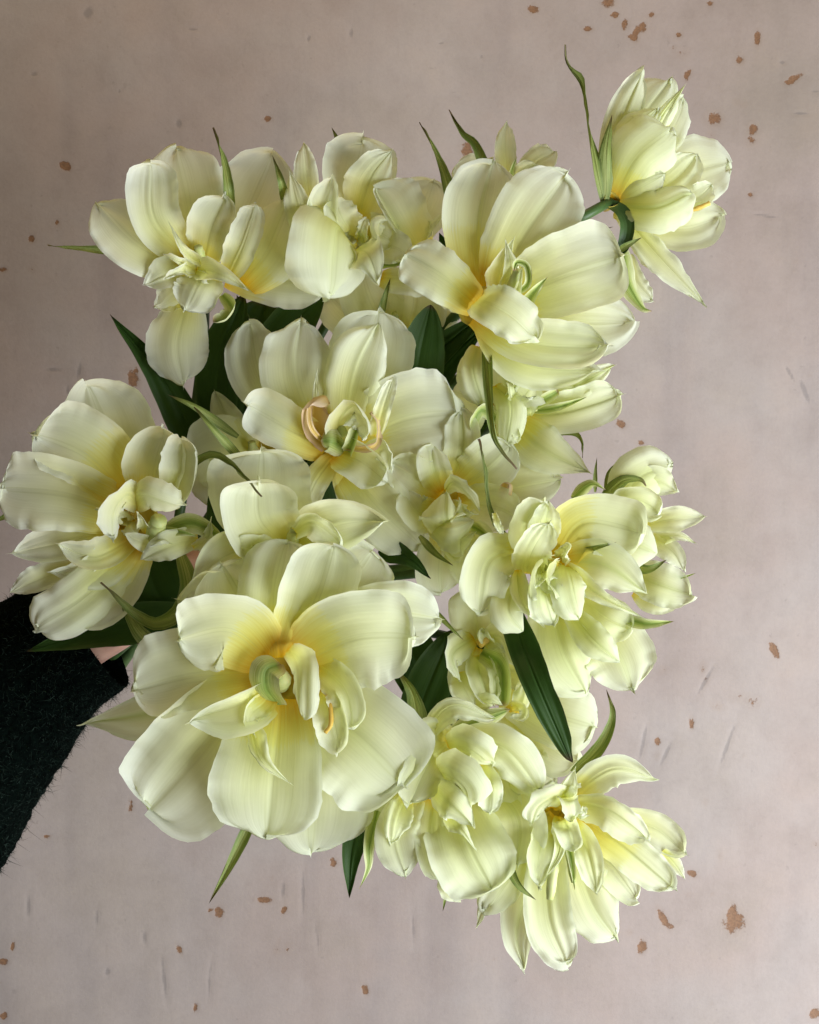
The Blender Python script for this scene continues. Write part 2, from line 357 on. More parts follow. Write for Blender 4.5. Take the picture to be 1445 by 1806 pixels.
def build_wall():
    # dense where the camera looks, coarser further out
    def lines(a, b, n, far):
        inner = np.linspace(a, b, n)
        o1 = np.array([-far, -far * .7, -far * .45]); o2 = -o1[::-1]
        return np.concatenate([o1, inner, o2])
    xs = lines(-.42, .42, 500, 2.2); zs = lines(-.50, .50, 600, 1.6)
    X, Z = np.meshgrid(xs, zs)
    PX = X / KW + 722.5; PY = 903 - Z / KW
    chip = np.zeros_like(X); scr = np.zeros_like(X)
    rnd = np.random.RandomState(4)
    chips = parse_marks(CHIPS); scrs = parse_marks(SCRATCH)
    for k in range(120):      # tiny specks, and chips on the wall beyond the frame
        chips.append((rnd.uniform(-300, 1750), rnd.uniform(-250, 2050), rnd.uniform(1.2, 2.6), rnd.uniform(1.2, 2.8), rnd.uniform(0, 3), rnd.uniform(.25, .6)))
    for k in range(60):
        x, y = rnd.uniform(-330, 1780), rnd.uniform(-260, 2070)
        if -20 < x < 1465 and -20 < y < 1826: continue
        chips.append((x, y, rnd.uniform(4, 12), rnd.uniform(4, 12), rnd.uniform(0, 3), rnd.uniform(.4, 1)))
    for k in range(90):
        scrs.append((rnd.uniform(-300, 1750), rnd.uniform(-250, 2050), rnd.uniform(1.5, 5), rnd.uniform(1.5, 5), rnd.uniform(0, 3), rnd.uniform(.2, .7)))
    for arr, lst in ((chip, chips), (scr, scrs)):
        for (cx, cy, rx, ry, an, st) in lst:
            rx = max(rx, 2.2); ry = max(ry, 2.2)
            m = (np.abs(PX - cx) < 60) & (np.abs(PY - cy) < 60)
            if not m.any(): continue
            dx, dy = PX[m] - cx, PY[m] - cy
            a = dx * math.cos(an) + dy * math.sin(an); b = -dx * math.sin(an) + dy * math.cos(an)
            r = np.sqrt((a / rx) ** 2 + (b / ry) ** 2)
            arr[m] = np.maximum(arr[m], st * np.clip(1.15 - .55 * r, 0, 1))
    rel = np.zeros_like(X)
    for (amp, fx, fz, ph) in ((.0010, 9, 4, 0), (.0006, 17, 13, 1.3), (.0004, 37, 11, 4.1)):
        rel += amp * np.sin(X * fx + ph + 1.3 * np.sin(Z * fz)) * np.sin(Z * fz * 1.7 + ph * 2 + np.sin(X * fx * .6))
    rel += -.0003 * np.clip(chip - .45, 0, .3) / .3 - .0003 * scr
    nz, nx = X.shape
    co = np.stack([X, np.full_like(X, WY) - rel, Z], -1).reshape(-1, 3)
    idx = np.arange(nz * nx).reshape(nz, nx)
    f = np.stack([idx[:-1, :-1], idx[:-1, 1:], idx[1:, 1:], idx[1:, :-1]], -1).reshape(-1, 4)
    me = bpy.data.meshes.new('wall'); me.vertices.add(len(co)); me.vertices.foreach_set('co', co.ravel())
    me.loops.add(f.size); me.loops.foreach_set('vertex_index', f.ravel().astype('i'))
    me.polygons.add(len(f)); me.polygons.foreach_set('loop_start', np.arange(0, f.size, 4, dtype='i'))
    me.polygons.foreach_set('use_smooth', np.ones(len(f), bool)); me.update(calc_edges=True)
    at_ = me.color_attributes.new('wear', 'FLOAT_COLOR', 'POINT')
    at_.data.foreach_set('color', np.stack([chip, scr, np.zeros_like(chip), np.ones_like(chip)], -1).ravel().astype('f'))
    m, nt = new_mat('painted_plaster')
    out = N_(nt, 'ShaderNodeOutputMaterial'); p = N_(nt, 'ShaderNodeBsdfPrincipled')
    tc = N_(nt, 'ShaderNodeTexCoord')
    def nse(scale, detail, rough=.55, vec=None, sc3=None):
        n = N_(nt, 'ShaderNodeTexNoise'); n.inputs['Scale'].default_value = scale; n.inputs['Detail'].default_value = detail; n.inputs['Roughness'].default_value = rough
        if sc3:
            mp = N_(nt, 'ShaderNodeMapping'); mp.inputs['Scale'].default_value = sc3; nt.links.new(tc.outputs['Object'], mp.inputs[0]); nt.links.new(mp.outputs[0], n.inputs['Vector'])
        else: nt.links.new(tc.outputs['Object'], n.inputs['Vector'])
        return n.outputs[0]
    big = nse(5.5, 6); mid = nse(24, 5); fine = nse(420, 4, .7); drip = nse(16, 4, .5, None, (1.6, 1, .16)); speck = nse(170, 2)
    col = ramp(nt, [(.28, (0.328, 0.266, 0.232)), (.42, (0.378, 0.302, 0.277)), (.55, (0.388, 0.325, 0.304)), (.68, (0.399, 0.332, 0.298)), (.8, (0.410, 0.355, 0.331))], big).outputs[0]
    col = mixc(nt, .7, col, ramp(nt, [(.3, (.88, .87, .86)), (.55, (1, 1, 1)), (.75, (1.05, 1.03, 1.0))], mid).outputs[0], 'MULTIPLY')
    col = mixc(nt, .6, col, ramp(nt, [(.32, (.84, .85, .88)), (.47, (1, 1, 1)), (.72, (1.05, 1.04, 1.03))], drip).outputs[0], 'MULTIPLY')
    col = mixc(nt, .7, col, ramp(nt, [(.25, (.93, .93, .93)), (.6, (1.02, 1.02, 1.02))], fine).outputs[0], 'MULTIPLY')
    grit = nse(95, 6, .65)
    col = mixc(nt, .8, col, ramp(nt, [(.3, (.955, .95, .945)), (.5, (1, 1, 1)), (.7, (1.02, 1.018, 1.015))], grit).outputs[0], 'MULTIPLY')
    sp = ramp(nt, [(.70, (0, 0, 0)), (.76, (1, 1, 1))], speck).outputs[0]
    col = mixc(nt, mth(nt, 'MULTIPLY', sp, .22), col, (.19, .16, .15))
    at2 = N_(nt, 'ShaderNodeAttribute', attribute_name='wear'); s2 = N_(nt, 'ShaderNodeSeparateColor'); nt.links.new(at2.outputs[0], s2.inputs[0])
    edge = nse(150, 6, .75); edge2 = nse(800, 3)
    cm = mth(nt, 'ADD', s2.outputs[0], mth(nt, 'MULTIPLY', mth(nt, 'SUBTRACT', edge, .5), 1.7))
    cm = ramp(nt, [(.50, (0, 0, 0)), (.64, (1, 1, 1))], cm).outputs[0]
    ccol = ramp(nt, [(.3, (.12, .048, .018)), (.6, (.24, .108, .045))], edge2).outputs[0]
    col = mixc(nt, mth(nt, 'MULTIPLY', cm, .88), col, ccol)
    halo = mth(nt, 'MULTIPLY', mth(nt, 'MULTIPLY', s2.outputs[0], edge), .55); col = mixc(nt, halo, col, (.28, .17, .10))
    sm = mth(nt, 'ADD', s2.outputs[1], mth(nt, 'MULTIPLY', mth(nt, 'SUBTRACT', edge, .5), .9))
    sm = ramp(nt, [(.42, (0, 0, 0)), (.75, (1, 1, 1))], sm).outputs[0]
    col = mixc(nt, mth(nt, 'MULTIPLY', sm, .40), col, (.15, .135, .135))
    nt.links.new(col, p.inputs['Base Color']); p.inputs['Roughness'].default_value = .62; p.inputs['Specular IOR Level'].default_value = .25
    b = N_(nt, 'ShaderNodeBump'); b.inputs['Strength'].default_value = .48; b.inputs['Distance'].default_value = .0010
    h = mth(nt, 'ADD', mth(nt, 'MULTIPLY', fine, .25), mth(nt, 'ADD', mth(nt, 'MULTIPLY', mid, 1.2), mth(nt, 'MULTIPLY', drip, 1.0)))
    h = mth(nt, 'SUBTRACT', h, mth(nt, 'MULTIPLY', cm, .5))
    nt.links.new(h, b.inputs['Height']); nt.links.new(b.outputs[0], p.inputs['Normal'])
    nt.links.new(p.outputs[0], out.inputs[0])
    o = link('wall', me, m); o['kind'] = 'structure'
    o['label'] = 'pinkish beige plaster wall with brown chips and scuffs'
build_wall()

# ------------------------------------------------------------------ the arm that holds the bouquet
def build_person():
    root = bpy.data.objects.new('person', None); COL.objects.link(root)
    org = at(-300, 1640, -330); root.location = org
    tag(root, 'arm in a fuzzy dark green wool sleeve holding the bouquet', 'person')
    # sleeve: a knitted tube, a little bent and creased, open at the cuff
    ax = [at(-640, 2010, -250), at(-260, 1600, -300), at(-40, 1300, -345), at(70, 1172, -365), at(168, 1112, -380)]
    rad = [310, 250, 203, 176, 136]
    at_t, L = spline(ax, 10); rings, sides = 190, 150
    verts, faces = [], []; W = None; nrm = []
    for i in range(rings + 6):
        t = min(1, i / rings); inner = max(0, i - rings)
        c = Vector(at_t(t)); Tn = Vector(at_t(min(1, t + .02)) - at_t(max(0, t - .02))).normalized()
        if W is None: W = TOCAM.copy()
        W = (W - Tn * W.dot(Tn)).normalized(); B = Tn.cross(W)
        r0 = float(np.interp(t, np.linspace(0, 1, 5), rad)) * U
        if inner: c = c - Tn * .004 * inner
        for j in range(sides):
            a = 2 * math.pi * j / sides
            dr = W * math.cos(a) + B * math.sin(a)
            k = noise.noise(Vector((t * 9, math.cos(a) * 1.3, math.sin(a) * 1.3))) * .05 + noise.noise(Vector((t * 30, math.cos(a) * 6, math.sin(a) * 6))) * .026 + noise.noise(Vector((t * 75, math.cos(a) * 15, math.sin(a) * 15))) * .030
            k += .010 * math.cos(a * 50) * (.5 + .5 * math.sin(t * 300 + 3.14 * (j % 2)))       # rows of stitches
            r = r0 * (1 + k) * (1 - .05 * min(inner, 3))
            verts.append(c + dr * r - org); nrm.append(dr)
    n = rings + 6
    for i in range(n - 1):
        for j in range(sides):
            q = i * sides + j; q2 = i * sides + (j + 1) % sides; faces.append((q, q2, q2 + sides, q + sides))
    me = bpy.data.meshes.new('sleeve'); me.from_pydata(verts, [], faces)
    me.polygons.foreach_set('use_smooth', [True] * len(faces)); me.update()
    sleeve = link('sleeve', me, M_WOOL, root)
    # loose wool fibres
    fv, ff = [], []; R = random.Random(3)
    for k in range(34000):
        i = R.randint(35, rings); j = R.randrange(sides); p = verts[i * sides + j]; nn = nrm[i * sides + j]
        d = (nn * R.uniform(.25, 1) + Vector((R.gauss(0, .6), R.gauss(0, .6), R.gauss(0, .6)))).normalized()
        ln = R.choice((.0008, .001, .0012, .0015, .0015, .002, .002, .0028, .0045)) * R.uniform(.6, 1.3)
        sd = d.cross(Vector((R.gauss(0, 1), R.gauss(0, 1), R.gauss(0, 1)))).normalized()
        bend = Vector((R.gauss(0, .8), R.gauss(0, .8), R.gauss(0, .8))) * ln
        w = R.uniform(.00007, .00014); b = len(fv)
        fv += [p - sd * w, p + sd * w, p + d * ln * .6 + sd * w * .8 + bend * .1, p + d * ln * .6 - sd * w * .8 + bend * .1, p + d * ln + bend]
        ff += [(b, b + 1, b + 2, b + 3), (b + 3, b + 2, b + 4)]
    me = bpy.data.meshes.new('wool_fuzz'); me.from_pydata(fv, [], ff); me.update()
    fz = link('wool_fuzz', me, M_FUZZ, sleeve); fz['kind'] = 'stuff'
    # hand: wrist, palm and five fingers closed round the stems
    V, E, Rr = [], [], []
    def v(px, py, z, r): V.append(at(px, py, z) - org); Rr.append(r * U); return len(V) - 1
    def chain(a, lst):
        for q in lst:
            b = v(*q); E.append((a, b)); a = b
        return a
    w0 = v(20, 1230, -372, 78); w1 = v(130, 1130, -385, 76); E.append((w0, w1))
    p1 = v(205, 1085, -390, 78); E.append((w1, p1))
    hand_p = v(255, 1052, -392, 70); E.append((p1, hand_p))
    knuck = [(300, 985, -470), (322, 1020, -462), (330, 1058, -452), (328, 1096, -440)]
    lens = [1, 1.06, 1.0, .82]
    for (kx, ky, kz), s in zip(knuck, lens):
        r = 33 if s > .9 else 29
        chain(hand_p, [(kx - 12, ky, kz + 28, r + 4), (kx + 42 * s, ky + 8, kz + 60, r), (kx + 52 * s, ky + 16, kz + 120 * s, r - 2), (kx + 14 * s, ky + 24, kz + 165 * s, r - 4), (kx - 28 * s, ky + 28, kz + 160 * s, r - 7)])
    chain(p1, [(215, 1095, -330, 46), (246, 1112, -290, 37), (285, 1100, -262, 33), (322, 1078, -250, 28)])
    me = bpy.data.meshes.new('hand'); me.from_pydata(V, E, []); me.update()
    hand = link('hand', me, M_SKIN, root)
    sk = hand.modifiers.new('skin', 'SKIN'); sk.use_smooth_shade = True
    for i, sv in enumerate(me.skin_vertices[0].data):
        sv.radius = (Rr[i], Rr[i]); sv.use_root = (i == 0)
    ss = hand.modifiers.new('subsurf', 'SUBSURF'); ss.levels = 2; ss.render_levels = 2
    return root
build_person()
GRIP = (285, 1062, -385)

# ------------------------------------------------------------------ the tulips
# one row per petal (P), green petaloid (G), bract (B), leaf (L) or tube (T):
# kind+outline, half widths left and right, lift of the left and right edge | centre line x y z, ... | options
TULIPS = []
def tulip(label, z0, base, stem, rows): TULIPS.append((label, z0, base, stem, rows))

tulip('widest open cream tulip with green curled pistil, beside the sleeve, above a bare leaf tip', 110, (492, 1185, -95), '',
"""Pw 60 54 12 10 | 492 1160 -70, 486 1055 -14, 506 955 -34 | y=.75
Pw 58 54 10 12 | 510 1160 -68, 560 1055 -5, 588 964 -22 | y=.7 rim=14
Pw 74 76 16 22 | 525 1170 -66, 625 1125 18, 730 1122 14 | y=.75 ru=.07
Po 52 54 14 14 | 560 1120 -70, 680 1085 -30, 774 1092 -40 | y=.3
Pw 62 58 10 10 | 545 1120 -80, 606 1040 -58, 656 972 -72 | y=.3
Pw 66 66 14 14 | 468 1158 -66, 405 1112 20, 318 1128 16 | y=.8 ru=.07
Pw 66 66 8 8 | 474 1140 -75, 428 1062 -42, 392 996 -56 | y=.5
Po 46 56 10 12 | 465 1150 -80, 390 1080 -60, 318 1058 -70 | y=.3
Pw 50 78 26 2 | 455 1186 -68, 345 1192 -24, 238 1218 -30 | y=.55
Pw 100 82 18 22 | 452 1205 -70, 358 1320 -22, 266 1424 -48 | y=.35 g=.15
Po 82 92 24 16 | 492 1232 -64, 478 1365 10, 470 1478 -8 | y=.55 g=.12
Po 98 92 10 10 | 530 1260 -80, 548 1400 -50, 548 1506 -66 | y=.3 g=.3
Pw 92 92 20 20 | 535 1225 -66, 632 1302 4, 710 1380 -10 | y=.5 g=.3 groove=.02
Po 50 54 10 10 | 620 1330 -110, 674 1392 -92, 724 1438 -96 | y=.2 g=.3
Pe 50 46 8 8 | 560 1290 -120, 620 1330 -115, 690 1420 -120 | y=.2
Pe 46 36 -6 -10 | 380 1226 -150, 270 1258 -140, 158 1274 -150 | g=.9 y=.05
Po 28 28 -16 -16 | 508 1146 -40, 530 1170 60, 532 1225 66, 532 1268 36 | y=.1 ru=.03
Gs 26 24 -22 22 | 492 1246 -40, 470 1215 20, 470 1182 34, 496 1172 18 | ru=.03
Pe 46 18 20 34 | 476 1212 -50, 425 1240 20, 346 1266 14 | y=.5 rim=24
Pl 22 12 10 12 | 442 1276 -20, 462 1340 34, 512 1382 30 | y=.15
Po 32 32 14 8 | 556 1170 -46, 606 1215 24, 624 1284 16 | y=.4
Po 26 28 8 14 | 562 1210 -40, 585 1260 24, 598 1318 18 | y=.5 rim=14
Pe 22 16 8 8 | 478 1226 -40, 440 1262 20, 446 1292 16 | y=.7
T 3.4 2.8 4.2 3.6 | 562 1212 -20, 580 1232 16, 584 1275 32, 574 1292 30 | m=stamen
T 15 18 13 9 | 496 1210 -70, 492 1190 -30, 486 1176 -8 | m=pistil
Ll 12 10 6 6 | 455 1420 -260, 408 1520 -230, 368 1595 -215 | m=bractleaf
""")
tulip('large cream tulip with wide flat petals and looped green stamens beside the nodding side-view tulip', 0, (862, 528, -90), '840 640 -190',
"""Po 62 60 18 4 | 848 505 -66, 846 390 -26, 870 281 -46 | y=.75 g=.15
Po 68 66 6 -2 | 876 500 -60, 932 402 2, 996 312 -16 | y=.4 g=.2 rim=4
Pw 70 68 14 18 | 898 528 -58, 990 488 6, 1092 455 -6 | y=.4 g=.25
Po 56 58 10 14 | 900 548 -66, 1015 566 -24, 1114 568 -34 | y=.35
Pw 40 44 14 22 | 842 552 -55, 935 602 12, 1062 612 8 | y=.6 rim=12
Pe 36 40 8 10 | 850 565 -70, 925 640 -20, 1052 655 -30 | y=.55
Pe 26 22 10 10 | 840 560 -70, 900 622 -40, 1000 646 -50 | y=.6
Pw 44 46 10 -18 | 840 536 -30, 782 488 14, 716 448 2 | y=.6 ru=.08
Pe 22 22 6 6 | 836 545 -70, 800 526 -40, 758 520 -40 | y=.8
Pw 40 38 -16 -16 | 840 530 -20, 862 535 56, 905 560 64, 944 598 44 | y=.1 ru=.08
Pl 22 22 16 14 | 872 512 -40, 886 462 26, 908 418 30 | y=.15
Pl 16 18 14 -14 | 896 512 -30, 900 465 34, 892 424 36 | y=.1
Gl 12 14 8 8 | 920 548 -30, 942 515 22, 966 488 24 |
Pl 10 10 6 6 | 905 540 -30, 916 500 40, 922 462 42 | y=.1
Gs 6 7 5 5 | 906 520 0, 932 500 44, 930 470 50, 912 462 48, 906 478 46 | ru=.04
T 11 13 12 8 | 898 530 -40, 908 498 20, 913 476 36 | m=pistil
Bl 9 11 6 6 | 858 585 -80, 864 690 20, 872 768 46, 888 798 50, 912 827 46 | twist=40
Bl 11 12 6 6 | 800 420 -120, 790 330 -90, 768 270 -92, 740 215 -100 | twist=50
Bl 11 11 6 6 | 880 380 -130, 845 265 -120, 818 235 -124, 793 193 -130 | twist=-40
Le 40 46 10 10 | 730 730 -210, 738 640 -120, 760 537 -96 |
Le 26 28 8 8 | 660 740 -260, 750 640 -170, 850 555 -130 |
Le 26 30 8 8 | 690 770 -270, 780 645 -190, 850 580 -160 |
""")
tulip('shaded cream tulip with a curled ochre stamen ring between the two dark leaf gaps', -50, (580, 780, -85), '',
"""Po 48 46 14 14 | 540 755 -66, 460 665 -34, 440 571 -52 | g=.2
Po 58 60 18 16 | 560 768 -60, 522 662 -4, 530 566 -24 | g=.12 y=.5
Po 66 72 14 14 | 606 745 -66, 648 640 -36, 668 551 -56 | y=.4
Pe 48 48 16 14 | 608 752 -54, 628 648 14, 666 572 8 | y=.3 g=.2
Po 74 76 18 14 | 628 778 -58, 716 738 4, 812 726 -10 | y=.5 g=.1
Pw 40 40 20 26 | 574 792 -54, 502 752 12, 438 715 10 | y=.85 rim=14
Ps 14 14 6 6 | 662 770 -10, 676 718 52, 694 666 56 | y=.1
Pw 28 34 26 20 | 592 796 -50, 636 812 16, 682 848 18 | y=.7 rim=16
Po 52 54 14 14 | 606 815 -66, 668 892 10, 746 966 0 | y=.5 g=.12
Ps 22 22 10 10 | 590 806 -60, 556 850 2, 528 916 8 | y=.8
Pe 30 30 10 10 | 596 800 -60, 640 900 -20, 690 970 -30 | y=.5
Pe 16 18 10 14 | 640 800 -20, 676 790 36, 690 830 34 | y=.2 ru=.1
Po 24 24 26 26 | 614 775 -30, 598 745 30, 624 715 52, 650 748 52, 646 768 44 | y=.05
Gs 22 24 -14 -14 | 616 795 -30, 588 780 26, 566 778 24 |
Pl 8 8 4 4 | 566 750 -30, 557 700 20, 560 654 22 | y=.1
Gs 10 12 12 12 | 612 800 -20, 622 782 36, 630 752 44 |
Ko 24 24 30 30 | 578 790 -30, 556 748 4, 556 708 26, 572 698 52, 582 712 60 | ru=.04
Ks 5 5 3 3 | 574 782 0, 550 755 34, 546 722 40, 556 700 48 | ru=.04
Ks 6 7 5 5 | 610 790 0, 640 790 38, 664 782 40, 666 745 34, 652 728 32 | ru=.08 twist=60
T 12 16 14 9 | 600 785 -60, 604 764 -10, 606 745 20 | m=pistil
Le 40 40 6 6 | 390 790 -170, 385 650 -160, 430 520 -150 |
Le 44 44 10 10 | 470 720 -170, 500 600 -160, 570 512 -150 |
Lo 56 56 8 8 | 420 800 -200, 440 660 -190, 470 530 -190 |
Ll 40 40 10 10 | 560 720 -190, 450 620 -180, 418 520 -190 |
Lo 60 60 10 10 | 600 900 -250, 560 760 -210, 500 600 -200 |
""")
tulip('shaded cream tulip with ragged white inner petals, leaning over a drooping lower petal', -80, (348, 470, -70), '',
"""Po 48 50 14 14 | 328 470 -56, 245 432 0, 172 358 -6 | y=.2
Po 64 62 20 20 | 348 462 -62, 332 352 -24, 310 256 -40 | g=.15 y=.5
Pw 38 44 18 26 | 332 455 -48, 272 385 22, 266 290 14 | y=.2
Po 36 36 14 20 | 358 468 -50, 372 402 14, 396 350 8 | y=.6
Ps 24 24 16 -12 | 402 488 -40, 428 435 26, 452 364 22 | y=.3
Po 58 54 -16 -16 | 430 500 -50, 474 440 2, 512 346 -10 | y=.5 rim=-14
Po 68 64 16 16 | 390 462 -80, 438 372 -60, 482 272 -74 | y=.3
Po 50 48 10 12 | 400 480 -70, 490 490 -50, 582 506 -56 | y=.7
Po 40 40 -20 -20 | 366 482 -40, 348 505 16, 328 546 8 | y=.4
Pl 22 20 12 16 | 346 476 -10, 390 484 42, 438 512 34 | y=.05
Pl 12 12 8 8 | 346 476 -10, 318 462 36, 288 448 36 | y=.05 ru=.14
Pl 10 10 8 8 | 340 482 -10, 318 478 36, 290 492 34 | y=.05 ru=.16
Pe 26 28 10 10 | 330 475 -50, 292 485 -6, 258 502 -10 | y=.4
Pl 9 9 6 6 | 362 468 -10, 324 440 36, 298 392 40 | y=.1
Gs 12 12 10 10 | 392 520 -30, 410 545 6, 396 565 14, 376 568 16 |
Bl 10 11 6 6 | 406 380 -70, 402 340 10, 394 285 4, 375 225 0 | twist=70
Bl 9 10 6 6 | 508 365 -60, 498 325 16, 490 300 14, 481 274 10 |
Bl 7 8 4 4 | 215 446 -40, 150 440 -24, 84 433 -28 | twist=40
Po 50 52 -14 -14 | 330 530 -70, 312 605 -44, 322 676 -60 | y=.2
Pe 24 26 -8 -8 | 330 500 -80, 300 525 -64, 276 542 -70 | y=.2
T 12 14 12 8 | 350 475 -60, 352 455 -20, 350 435 0 | m=pistil
Ll 34 30 12 12 | 372 830 -150, 285 665 -90, 194 554 -70 |
""")
tulip('cream tulip with a broad petal drooping forward, between the ragged-hearted and the largest flat-petalled tulip', -100, (640, 425, -90), '',
"""Po 56 62 16 16 | 636 405 -70, 630 320 -30, 640 251 -44 | y=.3
Pe 38 38 14 14 | 632 380 -54, 654 312 14, 690 266 10 | g=.3 y=.2
Pe 20 20 12 12 | 548 372 -60, 540 310 0, 536 252 -4 | g=.1
Pe 24 22 12 12 | 554 430 -30, 530 375 32, 512 304 28 | y=.05
Pe 26 24 14 14 | 572 420 -30, 570 366 26, 584 317 24 | g=.15 y=.1
Po 28 30 12 16 | 634 428 -40, 604 390 22, 588 350 20 | y=.2
Pw 78 76 -18 -18 | 622 432 -20, 598 404 44, 592 440 72, 586 520 62 | g=.25 y=.05 ru=.09
Pe 34 36 -14 -10 | 628 440 -10, 650 452 66, 668 500 62 | g=.1 y=.05 ru=.09
Po 36 34 10 -10 | 592 440 -10, 566 418 58, 556 402 52 | y=.05
Pw 8 62 4 16 | 736 450 -30, 696 392 26, 662 334 22 | g=.55 y=.2 ru=.06
Po 28 30 12 12 | 650 436 -50, 694 436 14, 722 452 12 | y=.5
Po 48 46 10 10 | 706 420 -90, 744 368 -60, 764 322 -70 | y=.2
Pl 16 18 10 10 | 740 420 -50, 764 398 6, 784 376 6 | y=.1
Po 24 26 10 10 | 672 490 -60, 720 494 4, 768 502 0 | y=.4
Gl 8 8 6 6 | 655 470 -40, 700 466 16, 740 456 16 |
Ps 10 10 6 6 | 636 430 -20, 640 408 30, 646 386 32 | y=.6
Po 32 30 12 12 | 640 420 -50, 668 412 6, 700 430 4 | y=.7
T 9 11 9 6 | 640 432 -60, 640 415 10, 634 398 26 | m=pistil
Bl 7 8 5 5 | 612 300 -80, 600 258 -46, 585 224 -46 |
Ll 24 24 8 8 | 790 520 -120, 792 460 -96, 775 410 -92 |
""")
tulip('half hidden cream tulip tucked under the drooping petal, one small bract in front', -190, (700, 590, -70), '',
"""Po 50 50 14 14 | 690 600 -56, 655 530 0, 640 482 -4 | y=.5
Po 56 54 14 14 | 712 600 -56, 732 540 0, 730 486 -4 | y=.4
Po 40 44 10 10 | 680 610 -60, 620 560 -20, 580 520 -30 | y=.5
Pe 40 40 10 10 | 730 610 -60, 770 560 -10, 800 520 -20 | y=.4
T 10 12 9 6 | 700 595 -60, 698 570 -20, 696 552 0 | m=pistil
Bl 7 7 4 4 | 668 570 30, 679 525 60, 689 490 60 |
""")
tulip('small cream tulip peeping out behind the broad petals of the one before it', -220, (905, 330, -50), '',
"""Pe 17 18 12 12 | 896 330 -36, 890 262 6, 894 216 0 | y=.3
Po 22 24 10 10 | 910 325 -36, 944 286 6, 980 266 0 | y=.1
Po 16 18 8 8 | 905 330 -30, 924 304 20, 946 290 16 | g=.2
Gl 8 8 4 4 | 900 325 -20, 904 298 26, 912 276 28 |
Po 30 30 8 8 | 900 330 -46, 850 310 -30, 800 306 -40 |
Ll 6 7 4 4 | 930 330 -60, 975 306 -30, 1004 313 -30 |
Bl 5 5 3 3 | 1000 432 20, 1040 412 30, 1082 400 30 | m=pinktip
""")
tulip('nodding cream tulip seen from the side, its curved green stem and long twisted bract showing', -70, (1076, 356, 0), '1022 386 -20; 940 440 -90; 800 560 -200',
"""Po 28 28 -12 -14 | 1078 348 0, 1090 235 -6, 1132 128 0 | y=.2 g=.2
Pw 42 44 -16 -18 | 1086 350 -6, 1122 225 -18, 1182 140 -16 | y=.2 g=.2
Pl 18 22 -10 -12 | 1108 320 0, 1160 215 16, 1210 148 14 | g=.5 y=.1
Pw 34 32 -10 -10 | 1120 310 -26, 1172 235 -30, 1204 172 -30 | y=.2
Po 30 30 -16 -12 | 1084 348 6, 1108 250 20, 1160 190 16 | g=.3 y=.3
Pw 52 50 -24 -22 | 1082 352 4, 1124 276 54, 1184 226 44 | y=.6 g=.18
Pw 40 36 -20 -24 | 1086 362 4, 1158 366 56, 1224 336 46 | g=.75 y=.15 groove=.02
Po 28 28 -14 -14 | 1086 358 0, 1130 330 36, 1172 308 34 | g=.2 y=.5
Po 32 30 12 12 | 1120 350 -20, 1185 320 -6, 1228 276 -10 | y=.1
Po 58 56 14 14 | 1130 350 -40, 1218 305 -44, 1288 286 -56 | y=.2 g=.15
Po 22 22 10 10 | 1150 365 -20, 1222 352 0, 1256 326 -4 | y=.2
Po 36 42 14 16 | 1110 375 -20, 1196 402 -10, 1270 384 -20 | y=.2
Pe 22 24 -10 -10 | 1096 378 0, 1165 455 20, 1238 532 10 | y=.1
Pe 16 16 -6 -6 | 1110 395 -20, 1136 440 -16, 1166 486 -20 | y=.2
T 3 3.5 4 4 | 1190 378 -10, 1228 368 10, 1252 358 12 | m=stamen
Bl 10 10 6 6 | 1064 356 10, 1052 300 34, 1036 218 30, 1026 152 26, 1000 112 22, 997 78 22 | twist=120
Bl 16 15 -8 -8 | 1068 352 14, 1070 270 40, 1080 202 36 |
B1 13 12 8 8 | 1068 356 4, 1096 374 18, 1106 402 24, 1096 448 20 | m=stalk
Gl 20 20 -8 -14 | 1100 440 10, 1104 492 22, 1132 540 18, 1150 548 20 |
Po 16 22 6 6 | 1108 450 0, 1122 496 6, 1150 528 4 | y=.05
Bl 6 6 3 3 | 1086 446 20, 1108 432 34, 1132 419 36 |
""")
